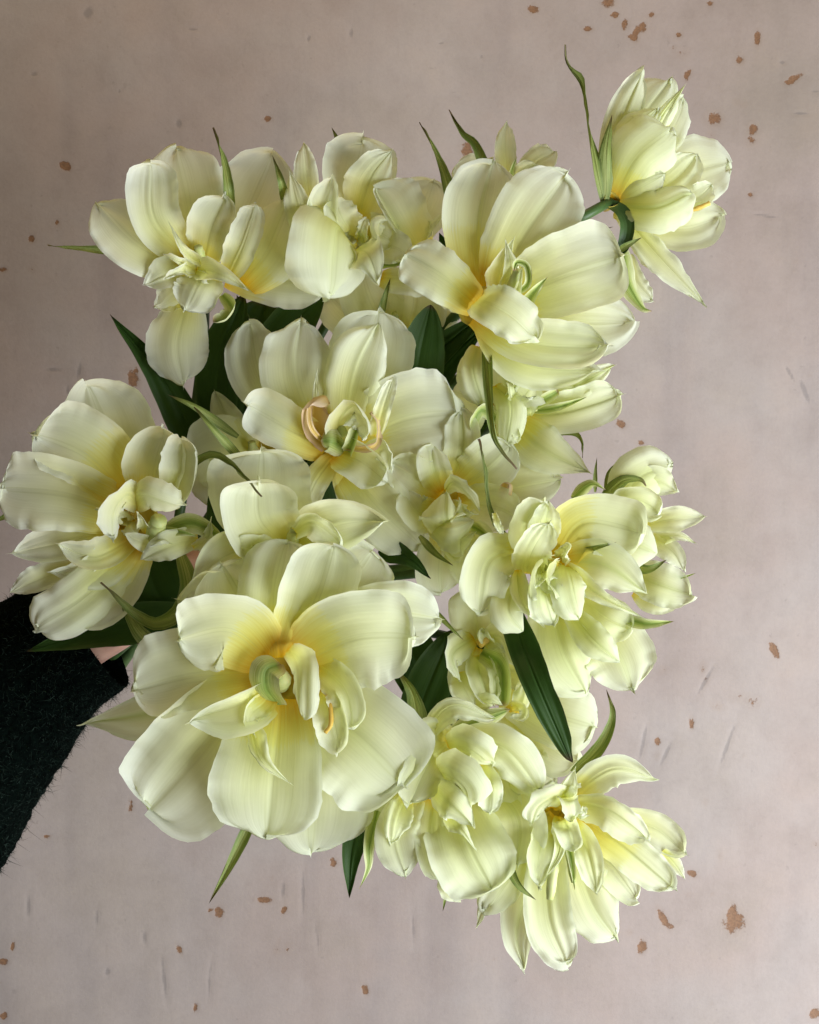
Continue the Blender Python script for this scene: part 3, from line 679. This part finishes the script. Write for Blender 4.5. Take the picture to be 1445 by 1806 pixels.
tulip('cream tulip overhanging the dark sleeve, torn lower petals and a curled green bract beneath', 0, (240, 912, -80), '',
"""Po 64 80 18 18 | 236 868 -70, 194 768 -40, 158 680 -54 | y=.4 rim=12 ru=.07
Po 48 76 22 -10 | 230 880 -58, 152 806 6, 66 768 2 | y=.9 rim=12
Pw 62 62 24 18 | 216 905 -58, 112 872 10, 3 862 0 | y=.5 g=.12 ru=.06
Pe 30 32 10 10 | 212 930 -60, 115 955 -12, 28 974 -20 | y=.5 g=.1
Pe 26 28 12 14 | 240 945 -50, 168 982 10, 105 962 10 | y=.6
Pe 34 32 14 14 | 240 952 -50, 168 1010 6, 96 1010 4 | y=.7
Pw 44 44 -14 16 | 244 958 -56, 150 1050 20, 62 1108 12 | y=.5 g=.1
Po 44 40 10 10 | 250 960 -60, 196 1046 -6, 132 1092 -10 | y=.4
Pe 20 24 -10 12 | 130 1000 -60, 72 1020 -10, 20 1044 -10 | y=.1 ru=.1
Po 48 52 18 26 | 262 885 -58, 276 818 0, 292 760 -4 | y=.6 rim=16
Po 26 34 20 30 | 292 885 -50, 322 838 16, 328 778 14 | y=.5 rim=22
Pw 28 26 -16 -14 | 246 890 -10, 226 872 56, 202 900 64, 198 948 46 | y=.05
Pw 26 28 -14 -10 | 238 890 -10, 250 872 56, 290 886 66, 322 896 50 | y=.05
Pe 14 18 10 12 | 276 962 -30, 250 958 22, 222 942 28 | y=.5
Pe 22 26 -12 16 | 350 952 -20, 304 962 26, 252 986 24 | y=.1 ru=.1
Pe 10 12 6 10 | 340 965 0, 366 950 20, 372 916 24 | y=.05
Ge 18 16 10 10 | 288 935 -30, 340 922 10, 386 948 16, 382 970 16 |
Gl 10 10 6 6 | 286 940 -20, 318 938 24, 350 946 26 |
T 18 17 15 | 268 962 -50, 274 938 10, 280 918 40 | m=pistil
Pe 12 12 10 10 | 262 940 -10, 252 918 44, 244 905 46 | y=.6
Pe 12 12 10 10 | 300 968 -10, 286 952 40, 268 962 46 | y=.3
Bl 16 17 8 8 | 318 975 -60, 333 1036 0, 314 1080 16, 276 1098 26, 240 1082 36, 204 1050 44, 178 1027 44 | twist=-50
Bl 16 16 8 8 | 290 1145 -90, 248 1115 -20, 208 1050 10 |
Ll 40 34 10 10 | 330 1080 -150, 190 1106 -120, 46 1149 -110 |
Lo 70 70 10 10 | 350 1120 -190, 280 1050 -160, 250 960 -160 |
Bl 6 6 3 3 | 40 900 -60, 12 910 -50, -16 924 -50 |
""")
tulip('cupped cream tulip with white rolled rims wedged behind the widest tulip', 30, (510, 965, -80), '',
"""Pw 84 80 14 14 | 500 950 -62, 464 875 -14, 462 796 -30 | y=.1 g=.12
Pw 60 62 18 20 | 505 965 -40, 458 920 24, 452 852 22 | y=.2 rim=26
Pe 46 48 20 18 | 520 962 -40, 592 925 24, 674 916 22 | y=.1 rim=20 g=.15
Po 18 20 -12 14 | 520 940 10, 552 922 52, 602 958 50 | y=.1 rim=10
Pe 44 40 20 14 | 470 960 -50, 396 984 0, 340 1030 -10 | y=.7
Pl 12 14 8 10 | 448 968 10, 462 985 36, 486 996 36 | y=.05 ru=.14
Pe 30 30 10 10 | 480 985 -30, 440 965 26, 408 960 24 | y=.2
Po 40 40 10 10 | 520 975 -50, 570 990 0, 620 985 -4 | y=.3
Bl 8 9 5 5 | 430 815 -60, 380 762 -12, 342 718 -20 | twist=30
Bl 7 8 5 5 | 340 850 -100, 334 826 -40, 376 800 0, 416 822 40, 462 876 66 |
Bl 9 8 5 5 | 420 770 -120, 345 718 -70, 296 696 -70 |
Ll 46 46 8 8 | 470 1000 -190, 400 920 -170, 375 840 -170 |
T 10 12 9 | 512 970 -60, 516 950 -10, 520 935 10 | m=pistil
""")
tulip('dim cream tulip half hidden behind the ochre ring tulip, next to the long dark leaf', -170, (450, 800, -60), '',
"""Pe 28 26 10 10 | 440 800 -46, 402 740 0, 380 692 -6 |
Po 60 62 12 12 | 455 805 -46, 392 800 0, 334 815 -10 | y=.1
Po 40 44 12 12 | 440 810 -46, 390 850 -6, 372 892 -14 |
T 9 10 7 | 450 800 -50, 446 790 -10, 444 780 0 | m=pistil
""")
tulip('cream tulip with a rounded closed heart, a purple-tipped bract lying across it', -35, (782, 890, -85), '',
"""Po 36 34 16 14 | 774 876 -66, 732 842 -10, 692 816 -20 | y=.8
Po 28 26 12 12 | 780 866 -60, 766 826 0, 760 786 -6 | y=.9 g=.3
Po 30 28 12 12 | 792 858 -60, 816 792 -6, 814 724 -20 | y=.7 g=.6
Pw 46 42 14 18 | 806 868 -56, 862 824 0, 900 786 -8 | y=.8 g=.2
Po 38 38 12 12 | 850 872 -60, 930 856 -30, 986 846 -40 | y=.1
Po 38 40 14 18 | 806 892 -56, 872 895 2, 912 912 0 | y=.4
Po 34 30 20 20 | 774 900 -56, 738 905 0, 712 868 -4 | y=.9
Po 42 40 10 10 | 786 930 -56, 776 1000 -10, 778 1046 -20 | y=.6
Po 40 38 10 10 | 800 930 -60, 830 990 -20, 850 1030 -30 | y=.4
Pe 26 28 12 14 | 815 930 -40, 848 952 16, 876 986 12 | y=.4
Po 38 36 -44 -44 | 802 954 0, 788 914 74, 788 868 44 | y=.05 g=.25
Po 34 36 -34 -34 | 758 916 0, 792 930 86, 834 918 54 | y=.05 ru=.08
Pe 24 26 -24 -20 | 772 946 0, 806 952 80, 838 938 56 | y=.05 ru=.1
Pe 15 16 -8 -8 | 785 866 -20, 800 852 40, 830 876 58, 846 900 44 | y=.1
Pe 12 14 10 10 | 802 950 -10, 786 962 32, 806 986 36, 826 956 34 | y=.3
Gl 10 10 6 6 | 826 925 0, 852 940 40, 874 962 36 |
Bl 6 6 3 3 | 908 956 50, 874 926 60, 858 875 66, 853 825 66, 844 774 66 | twist=90
Bl 7 7 3 3 | 740 945 20, 768 976 44, 800 998 44 |
Ll 22 22 8 8 | 670 965 -60, 722 984 10, 760 1020 10 |
Ll 20 20 8 8 | 860 890 -150, 930 880 -90, 962 890 -90 |
Ks 7 8 6 6 | 886 874 0, 892 852 26, 904 856 34, 902 874 36 |
Ll 18 18 6 6 | 760 900 -180, 820 820 -80, 848 760 -74 |
""")
tulip('cream tulip opening sideways under the large flat-petalled one, a long bract hanging across it', -90, (905, 730, -60), '',
"""Pw 34 38 16 12 | 912 736 -30, 1000 726 20, 1092 698 12 | y=.4 g=.5
Pe 42 40 -18 -16 | 902 742 -20, 956 790 40, 1036 832 26 | y=.6 g=.35
Pe 24 24 12 12 | 925 728 -26, 1000 690 16, 1082 646 8 | g=.7
Po 28 28 12 12 | 905 735 -20, 922 702 34, 942 672 30 | y=.8
Po 24 26 -12 -14 | 872 680 0, 900 712 56, 894 784 46 | g=.3 y=.1
Po 32 32 12 12 | 896 715 -40, 894 660 0, 904 612 -10 | g=.8
Po 26 24 10 -10 | 842 610 -30, 834 655 26, 852 714 24 | g=.3 y=.05
Pe 24 24 8 8 | 930 650 -30, 985 662 10, 1056 668 10 | g=.2
Pe 30 30 8 8 | 900 760 -50, 930 810 -20, 990 840 -30 | y=.2
Po 36 36 8 8 | 860 690 -60, 830 700 -40, 796 690 -50 |
Po 26 26 8 8 | 890 760 -40, 880 790 -20, 890 830 -30 |
Gl 8 8 6 6 | 940 725 0, 985 718 30, 1036 700 30 |
Gs 10 10 6 6 | 930 722 0, 960 705 30, 985 690 32 |
T 9 11 8 | 908 732 -40, 930 724 10, 945 718 20 | m=pistil
Bl 6 6 4 4 | 975 765 -20, 1012 762 0, 1028 778 6, 1028 808 4 | twist=50
Gs 14 15 10 10 | 880 742 10, 852 724 36, 838 740 40, 832 762 40 |
Ll 18 18 6 6 | 800 810 -160, 840 760 -80, 880 728 -70 |
""")
tulip('ruffled double cream tulip with bright orange blotch and crumpled heart, above the broad pointed leaf', 40, (975, 995, -90), '',
"""Pw 52 50 16 12 | 978 985 -58, 1030 922 2, 1126 936 -2 | y=.95 rim=16
Pe 40 40 18 14 | 992 990 -50, 1066 996 12, 1138 1044 6 | y=.5 g=.6
Pl 16 20 10 10 | 996 996 -40, 1052 1046 40, 1140 1092 34 | y=.1 g=.2
Pw 30 34 -16 -16 | 1000 998 -20, 1006 1020 56, 1014 1060 64, 1022 1088 50 | y=.05
Po 46 44 14 26 | 920 970 -40, 862 992 22, 846 1084 12 | y=.3 g=.2
Po 28 30 -12 10 | 928 1012 -10, 936 976 50, 964 926 44 | y=.1
Po 32 30 12 12 | 938 970 -40, 926 926 12, 952 882 8 | g=.35
Pe 26 28 12 12 | 950 960 -40, 962 916 20, 968 886 16 | g=.2
Po 22 22 20 20 | 972 1000 -20, 944 1010 50, 934 1060 54 | y=.3 ru=.12
Pe 16 16 18 18 | 986 1000 -10, 966 1006 58, 966 1030 66, 988 1046 60 | y=.3 ru=.12
Po 30 30 -18 -18 | 968 1020 0, 962 1050 60, 974 1100 48 | y=.1 ru=.12
Pe 14 14 14 14 | 968 1025 0, 978 1036 66, 996 1066 60 | y=.2 ru=.12
Pe 12 12 12 12 | 950 1005 0, 958 1020 68, 946 1034 66 | y=.2 ru=.12
Pl 16 15 14 -10 | 912 1005 0, 922 1062 46, 958 1104 44 | y=.2
Po 30 30 -14 -14 | 905 1030 -20, 898 1076 30, 922 1112 26 | y=.1
Po 46 62 -18 -18 | 975 1060 -60, 992 1150 4, 1034 1224 -10 | y=.1 g=.2
Po 58 56 -16 -16 | 1030 1070 -56, 1090 1150 -6, 1116 1214 -16 | y=.1 g=.25
Pe 28 26 -12 -12 | 1005 1080 -10, 1048 1130 40, 1090 1166 36 | y=.1 g=.25
Po 34 34 10 10 | 1020 1050 -30, 1070 1090 14, 1112 1110 8 | y=.1
Po 40 40 -10 -10 | 975 1080 -70, 1000 1160 -44, 1010 1214 -50 | y=.1
Gl 11 11 8 8 | 1096 1090 0, 1140 1100 26, 1188 1096 24 | m=tip
Bl 6 6 4 4 | 1020 975 -30, 1056 964 20, 1088 956 20 |
Ps 6 6 4 4 | 872 905 40, 878 925 50, 886 940 44 | y=.05
T 10 12 9 | 972 1005 -70, 970 1000 -20, 968 1000 20 | m=pistil
Le 25 27 16 -8 | 884 1036 -120, 944 1196 62, 1008 1344 44 | twist=-14 
""")
tulip('small half-closed cream tulip behind the ruffled tulip with the orange blotch', -30, (1088, 905, -30), '1040 960 -150',
"""Po 42 44 -20 -18 | 1092 902 -10, 1122 846 30, 1184 818 16 | g=.25
Pe 28 30 -14 -14 | 1100 890 -10, 1150 850 22, 1194 866 16 | g=.2
Po 30 32 -16 -16 | 1086 908 0, 1120 884 54, 1162 902 44 | g=.3
Pe 20 22 10 10 | 1140 925 0, 1188 914 24, 1240 911 18 | y=.1
Po 40 44 -14 -14 | 1078 935 -20, 1118 958 24, 1158 976 16 | g=.35
Pe 18 20 12 12 | 1140 945 -20, 1184 972 8, 1206 1004 6 | y=.05
Pl 12 12 8 8 | 1150 952 -20, 1194 944 16, 1228 958 14 | g=.2
Po 36 34 -12 -12 | 1110 1010 -40, 1162 1030 6, 1220 1050 0 | g=.35
Pe 24 24 -8 -8 | 1120 1040 -40, 1160 1060 -10, 1196 1066 -14 | g=.2
Bl 13 14 -6 -6 | 1062 885 -10, 1096 850 30, 1128 846 40, 1140 858 40 |
Bl 14 14 -6 -6 | 1072 872 -30, 1092 828 -6, 1138 814 -10 |
Gl 11 12 -6 -6 | 1010 880 20, 1042 854 46, 1068 864 50 |
Bl 4 4 3 3 | 1050 868 10, 1050 835 12, 1053 807 10 |
Bl 9 9 4 4 | 1120 1000 -20, 1146 1004 14, 1176 988 14 |
Gl 4 4 3 3 | 1170 1012 -10, 1200 1018 0, 1228 1011 0 |
T 9 11 8 | 1100 905 -20, 1120 895 0, 1138 888 0 | m=pistil
""")
tulip('greenish cream tulip half covered by the broad pointed leaf, striped green strap in its cup', -50, (855, 1145, -80), '',
"""Po 42 40 14 14 | 848 1132 -60, 838 1084 -6, 832 1036 -16 | y=.2 g=.3
Pe 28 26 -16 14 | 836 1125 -40, 798 1155 26, 812 1200 26 | g=.35
Po 22 22 -10 -10 | 812 1185 0, 818 1214 24, 834 1242 18 | y=.05
Po 26 28 -14 -14 | 852 1132 -20, 884 1124 38, 904 1178 32 | g=.4 y=.1
Gs 22 22 16 16 | 850 1150 -40, 884 1176 20, 888 1244 20 |
Po 24 24 14 14 | 842 1156 -40, 850 1196 16, 868 1240 16 | g=.4 y=.05
Po 30 30 14 14 | 838 1140 -60, 820 1190 -20, 824 1240 -20 | g=.4
Pe 16 16 -10 -10 | 912 1258 10, 924 1226 30, 928 1196 24 | g=.2
Ps 9 9 6 6 | 896 1252 0, 912 1244 30, 926 1252 34, 922 1266 36, 902 1264 36 | y=.9
Po 34 34 12 12 | 880 1180 -50, 925 1190 -10, 950 1230 -10 | g=.5
Pw 54 52 14 14 | 890 1220 -60, 982 1262 -20, 1048 1282 -30 | y=.1 g=.15
Po 48 46 10 10 | 890 1240 -70, 975 1320 -44, 1022 1342 -50 | y=.1
Po 36 38 8 8 | 890 1250 -70, 930 1350 -50, 980 1380 -60 | y=.1
Pe 14 15 -8 -8 | 836 1250 10, 862 1234 40, 884 1242 38 | y=.05
Ge 18 18 -8 -8 | 790 1294 -10, 850 1272 34, 900 1252 34 |
T 7 8 8 | 862 1180 -60, 874 1120 -20, 846 1136 0 | m=stamen
Bl 5 5 3 3 | 760 1070 20, 794 1106 40, 818 1129 40 | m=tip
Ll 18 18 6 6 | 740 1290 -70, 728 1225 -10, 702 1182 -20 | m=bractleaf
Le 40 40 10 10 | 720 1300 -170, 760 1200 -120, 800 1110 -110 |
Lo 46 46 10 10 | 800 1290 -180, 740 1180 -150, 700 1100 -140 |
Ll 16 16 6 6 | 850 1150 -100, 872 1118 -40, 890 1090 -40 |
""")
tulip('cream tulip with a folded beak-like heart and strap petals, hanging above the smallest leaf tips', 70, (812, 1370, -90), '',
"""Pe 14 24 -10 18 | 742 1300 -30, 796 1246 36, 870 1266 34 | y=.3
Po 20 20 12 12 | 800 1310 -50, 764 1284 0, 738 1296 4 | y=.8
Po 36 38 14 16 | 792 1312 -40, 756 1348 24, 722 1420 12 | y=.1 g=.1
Po 34 34 -16 -14 | 790 1316 -20, 826 1322 60, 866 1352 48 | y=.1 g=.15 rim=-10
Po 36 40 -16 -16 | 800 1308 -30, 884 1318 36, 950 1392 20 | y=.2
Pe 24 24 10 10 | 880 1360 -40, 926 1384 0, 950 1412 -4 | y=.1
Po 34 34 -24 -24 | 770 1365 -10, 794 1370 66, 820 1392 76, 826 1420 60 | y=.1 ru=.08
Pe 30 34 -22 -22 | 764 1392 0, 792 1418 72, 836 1456 60 | y=.05
Pl 18 18 -12 -12 | 785 1435 10, 812 1462 58, 840 1500 44 | y=.05
Pw 18 19 -12 12 | 852 1348 10, 866 1385 62, 864 1432 54 | y=.05
Po 66 68 16 18 | 800 1410 -50, 828 1495 24, 866 1566 8 | y=.1 g=.2 groove=.02
Po 26 30 12 12 | 765 1410 -50, 764 1485 6, 782 1552 0 | g=.2
Po 46 50 14 14 | 850 1370 -56, 912 1440 -4, 912 1528 -16 | y=.2 g=.25
Po 34 34 14 -16 | 735 1390 -60, 700 1466 10, 714 1542 4 | y=.3
Pe 24 22 12 12 | 720 1400 -40, 700 1446 20, 690 1490 18 | y=.5
Pe 18 20 -8 -8 | 800 1540 -40, 794 1565 -14, 812 1590 -16 | g=.2 y=0
Po 40 40 10 10 | 800 1400 -70, 830 1520 -40, 820 1570 -50 | g=.1
Po 34 32 10 10 | 840 1340 -60, 880 1400 -20, 890 1440 -24 |
T 10 12 9 | 812 1380 -70, 812 1360 -10, 812 1345 10 | m=pistil
Bl 4 4 2 2 | 800 1565 -40, 787 1580 -26, 781 1607 -26 |
Bl 13 13 -6 8 | 668 1420 -60, 652 1490 -10, 650 1530 -6, 634 1568 0 | m=pale
Ll 30 26 10 14 | 660 1370 -150, 622 1490 -90, 616 1583 -84 |
Ll 28 28 8 8 | 720 1380 -170, 745 1470 -120, 740 1510 -120 |
""")
tulip('cream tulip with long narrow splayed petals and green filaments, lowest of the bouquet', 40, (990, 1440, -80), '',
"""Pe 28 30 18 12 | 996 1415 -50, 1080 1356 10, 1160 1376 4 | y=.6
Pe 18 20 14 14 | 972 1425 -40, 1000 1392 20, 1014 1356 18 | y=.9
Pw 24 24 -14 -16 | 996 1412 -10, 982 1408 52, 950 1424 60, 938 1452 44 | y=.1
Po 16 16 -10 -10 | 992 1406 0, 1002 1414 60, 1010 1446 50 | y=.05
Po 22 28 -14 18 | 1004 1418 -30, 1072 1428 36, 1138 1476 26 | y=.3 g=.15
Po 32 32 12 14 | 1006 1432 -50, 1096 1492 0, 1188 1566 -12 | y=.95 g=.15
Po 28 30 10 10 | 1060 1440 -60, 1150 1458 -36, 1204 1500 -44 | y=.1
Pe 12 12 -6 -6 | 1170 1500 -50, 1192 1526 -34, 1208 1550 -36 | g=.4 y=0
Po 28 30 14 14 | 1010 1450 -60, 1078 1525 -30, 1122 1584 -40 | y=.3
Po 46 46 -16 18 | 1000 1460 -60, 1042 1590 -14, 1088 1660 -24 | y=.3 g=.2 groove=.02
Po 38 40 16 14 | 968 1460 -50, 966 1610 10, 1000 1702 0 | y=.3 g=.12
Pe 36 36 12 12 | 960 1465 -64, 914 1630 -30, 924 1706 -40 | y=.1 g=.3
Po 30 32 14 14 | 960 1460 -56, 900 1548 -4, 856 1612 -10 | y=.1
Pe 16 16 8 8 | 930 1500 -60, 860 1590 -30, 842 1632 -34 | g=.3 y=0
Pe 28 28 14 14 | 980 1440 -30, 952 1495 34, 946 1556 28 | y=.5 g=.1
Pl 14 14 12 12 | 986 1440 -10, 986 1500 56, 962 1548 46 | y=.3 g=.2
Pe 22 24 14 10 | 1006 1445 -20, 1036 1500 42, 1052 1568 34 | y=.4 g=.12
Po 20 20 -10 -10 | 994 1445 0, 1002 1462 58, 1012 1492 52 | y=.05
T 6 8 10 7 | 988 1450 -40, 978 1520 30, 970 1586 34 | m=pistil
T 6 8 8 5 | 994 1450 -40, 1004 1500 34, 1012 1556 36 | m=pistil
Gl 8 9 6 6 | 990 1450 -20, 1006 1505 46, 1014 1570 40 |
Po 20 20 12 12 | 968 1432 -60, 945 1430 -10, 928 1420 -14 | y=.95
Po 24 24 12 12 | 972 1448 -60, 950 1470 -14, 930 1500 -20 | y=.95
Bl 8 8 4 4 | 890 1505 20, 912 1558 46, 946 1588 46 |
Bl 12 12 6 6 | 1010 1362 -60, 1056 1318 -30, 1080 1264 -30, 1070 1216 -40 | m=green
""")

M_HEART = simple_material('flower_heart', [(.3, (.62, .42, .03)), (.7, (.62, .52, .10))], 90, .5, .3)
MATS = {'stamen': M_STAMEN, 'pistil': M_PISTIL, 'pink': M_PINK, 'pale': M_PINK}
INNER = {3: 2, 4: 4, 8: 3, 9: 2, 11: 2, 12: 3, 13: 3, 15: 3, 16: 3, 17: 3}
def build_tulips():
    NAMES = {'P': 'petal', 'G': 'green_petal', 'B': 'bract', 'L': 'leaf', 'K': 'curled_petaloid'}
    for ti, (label, z0, base, stem, rows) in enumerate(TULIPS):
        root = bpy.data.objects.new('tulip', None); COL.objects.link(root)
        R = random.Random(ti * 13 + 5)
        TINT = {0: .5, 1: .45, 2: .15, 3: .0, 4: .35, 8: .1}.get(ti, .6) + (.3 if ti in (12, 13, 15, 16) else 0)
        b = at(base[0], base[1], base[2] * (.72 if ti in (0, 1, 2, 8, 13, 17) else 1) + z0)
        g = at(GRIP[0] + R.uniform(-22, 22), GRIP[1] + R.uniform(-26, 26), GRIP[2] + R.uniform(-22, 22))
        tail = at(150 + R.uniform(-40, 40), 1200 + R.uniform(-30, 30), -640 + R.uniform(-40, 40))
        root.location = tail; org = tail
        tag(root, label, 'tulip', 'tulips gathered in the bouquet')
        way = [b + Vector((0, .007, 0)) if base[2] <= -40 else b]
        if stem:
            for s in stem.split(';'): way.append(at(*[float(x) for x in s.split()]))
        else:
            d = (g - b); way.append(b + Vector((d.x * .16, .035 + .10 * abs(d.y), d.z * .16)))
        m = way[-1].lerp(g, .62); m.y += .012
        way += [m, g, tail]
        tube('stem', M_STEM, root, org, way, [9, 10.5, 11.5, 12, 12.5], rings=40, sides=12)
        # the cup-shaped heart the petals grow from
        rim_r = (14 if base[2] > -40 else 60 if ti < 2 else 46) * U; nv, nf = [], []
        ns = 18
        for i, (rr, dy) in enumerate(((.16, .012), (.55, .009), (.9, .002), (1.0, -.004), (.72, .0), (.35, .003), (.02, .0035))):
            for j in range(ns):
                a_ = 2 * math.pi * j / ns; k_ = 1 + .10 * math.cos(3 * a_ + ti)
                nv.append(b - org + Vector((math.cos(a_) * rr * k_ * rim_r, dy, math.sin(a_) * rr * k_ * rim_r)))
        for i in range(6):
            for j in range(ns): q = i * ns + j; q2 = i * ns + (j + 1) % ns; nf.append((q, q2, q2 + ns, q + ns))
        me = bpy.data.meshes.new('receptacle'); me.from_pydata(nv, [], nf); me.polygons.foreach_set('use_smooth', [True] * len(nf)); me.update()
        link('receptacle', me, M_HEART, root)
        for q in range(INNER.get(ti, 0)):
            an = R.uniform(0, 2 * math.pi); rr = R.uniform(22, 52); lift = R.uniform(70, 125)
            c0 = (base[0] + 8 * math.cos(an), base[1] + 8 * math.sin(an)); c1 = (base[0] + rr * .7 * math.cos(an), base[1] + rr * .7 * math.sin(an))
            an2 = an + R.uniform(-.7, .7)
            pts = [at(c0[0], c0[1], z0 + base[2] + 12), at(c1[0], c1[1], z0 + base[2] + lift * .75), at(base[0] + rr * math.cos(an2), base[1] + rr * math.sin(an2), z0 + base[2] + lift),
                   at(base[0] + rr * 1.35 * math.cos(an2), base[1] + rr * 1.35 * math.sin(an2), z0 + base[2] + lift * R.uniform(.8, 1.02))]
            wq = R.uniform(9, 17)
            blade('petal', M_PETAL, root, org, pts, wq, wq * R.uniform(.8, 1.2), R.uniform(-12, 14), R.uniform(-12, 14), R.choice('eels'), ru=.13, twist=R.uniform(-70, 70),
                  rim=R.choice((0, 8, -8)), tone=(R.uniform(.05, .4), R.uniform(.0, .5)), mucro=False, wave=4, ragged=1.5, pleat=.08, tint=TINT)
        for row in rows.strip().split('\n'):
            a, p, opt = (row.split('|') + [''])[:3]
            a = a.split(); kw = dict(x.split('=') for x in opt.split())
            pts = []
            for q in p.split(','):
                x, y, z = [float(v) for v in q.split()]
                if a[0][0] == 'P' and z <= -40 and not pts and ti in (0, 1, 2, 8, 13, 17): z = z * .62
                pts.append(at(x, y, z + z0))
            if a[0] == 'T':
                mm = kw.get('m', 'stamen')
                nm = {'stamen': 'stamen', 'pistil': 'pistil', 'pink': 'curled_petaloid', 'pale': 'curled_petaloid'}[mm]
                tube(nm, MATS[mm], root, org, pts, [float(x) for x in a[1:]], rings=26, sides=10, knobs=.25)
                continue
            k, sh = a[0][0], a[0][1]
            if sh == '1': sh = 's'
            wl, wr, el, er = [float(x) for x in a[1:5]]
            mat = {'P': M_PETAL, 'G': M_GREENP, 'B': M_BRACT, 'L': M_LEAF, 'K': M_WITHER}[k]
            if kw.get('m') == 'bractleaf': mat = M_BRACT
            if kw.get('m') == 'stalk': mat = M_STEM
            if kw.get('m') == 'pale': mat = M_GREENP
            if k == 'P':
                wx = 1.16 if ti == 0 and wl > 40 else 1.10; wl *= wx; wr *= wx
                if abs(el) < 24: el *= .62; er *= .62
            y = float(kw.get('y', .3)); gr = float(kw.get('g', .08)) + (.14 if ti >= 11 else 0)
            ru = float(kw.get('ru', .055 if k in 'PG' else .03))
            blade(NAMES[k], mat, root, org, pts, wl, wr, el, er, sh, ru=ru, twist=float(kw.get('twist', 0)), roll=float(kw.get('roll', 0)),
                  rim=float(kw.get('rim', R.choice((-12, -5, -2, 0, 3, 6, 10)) if k == 'P' and wl > 20 else 0)), groove=float(kw.get('groove', .012 if k != 'L' else .02)), tone=(y, gr),
                  mucro=(k == 'P' and sh in 'oew' and R.random() < .6), pleat=.05 if k == 'P' else .02, tint=TINT, wave=0 if k != 'P' else 9.0, ragged=1.5 if k == 'P' else 0)
build_tulips()
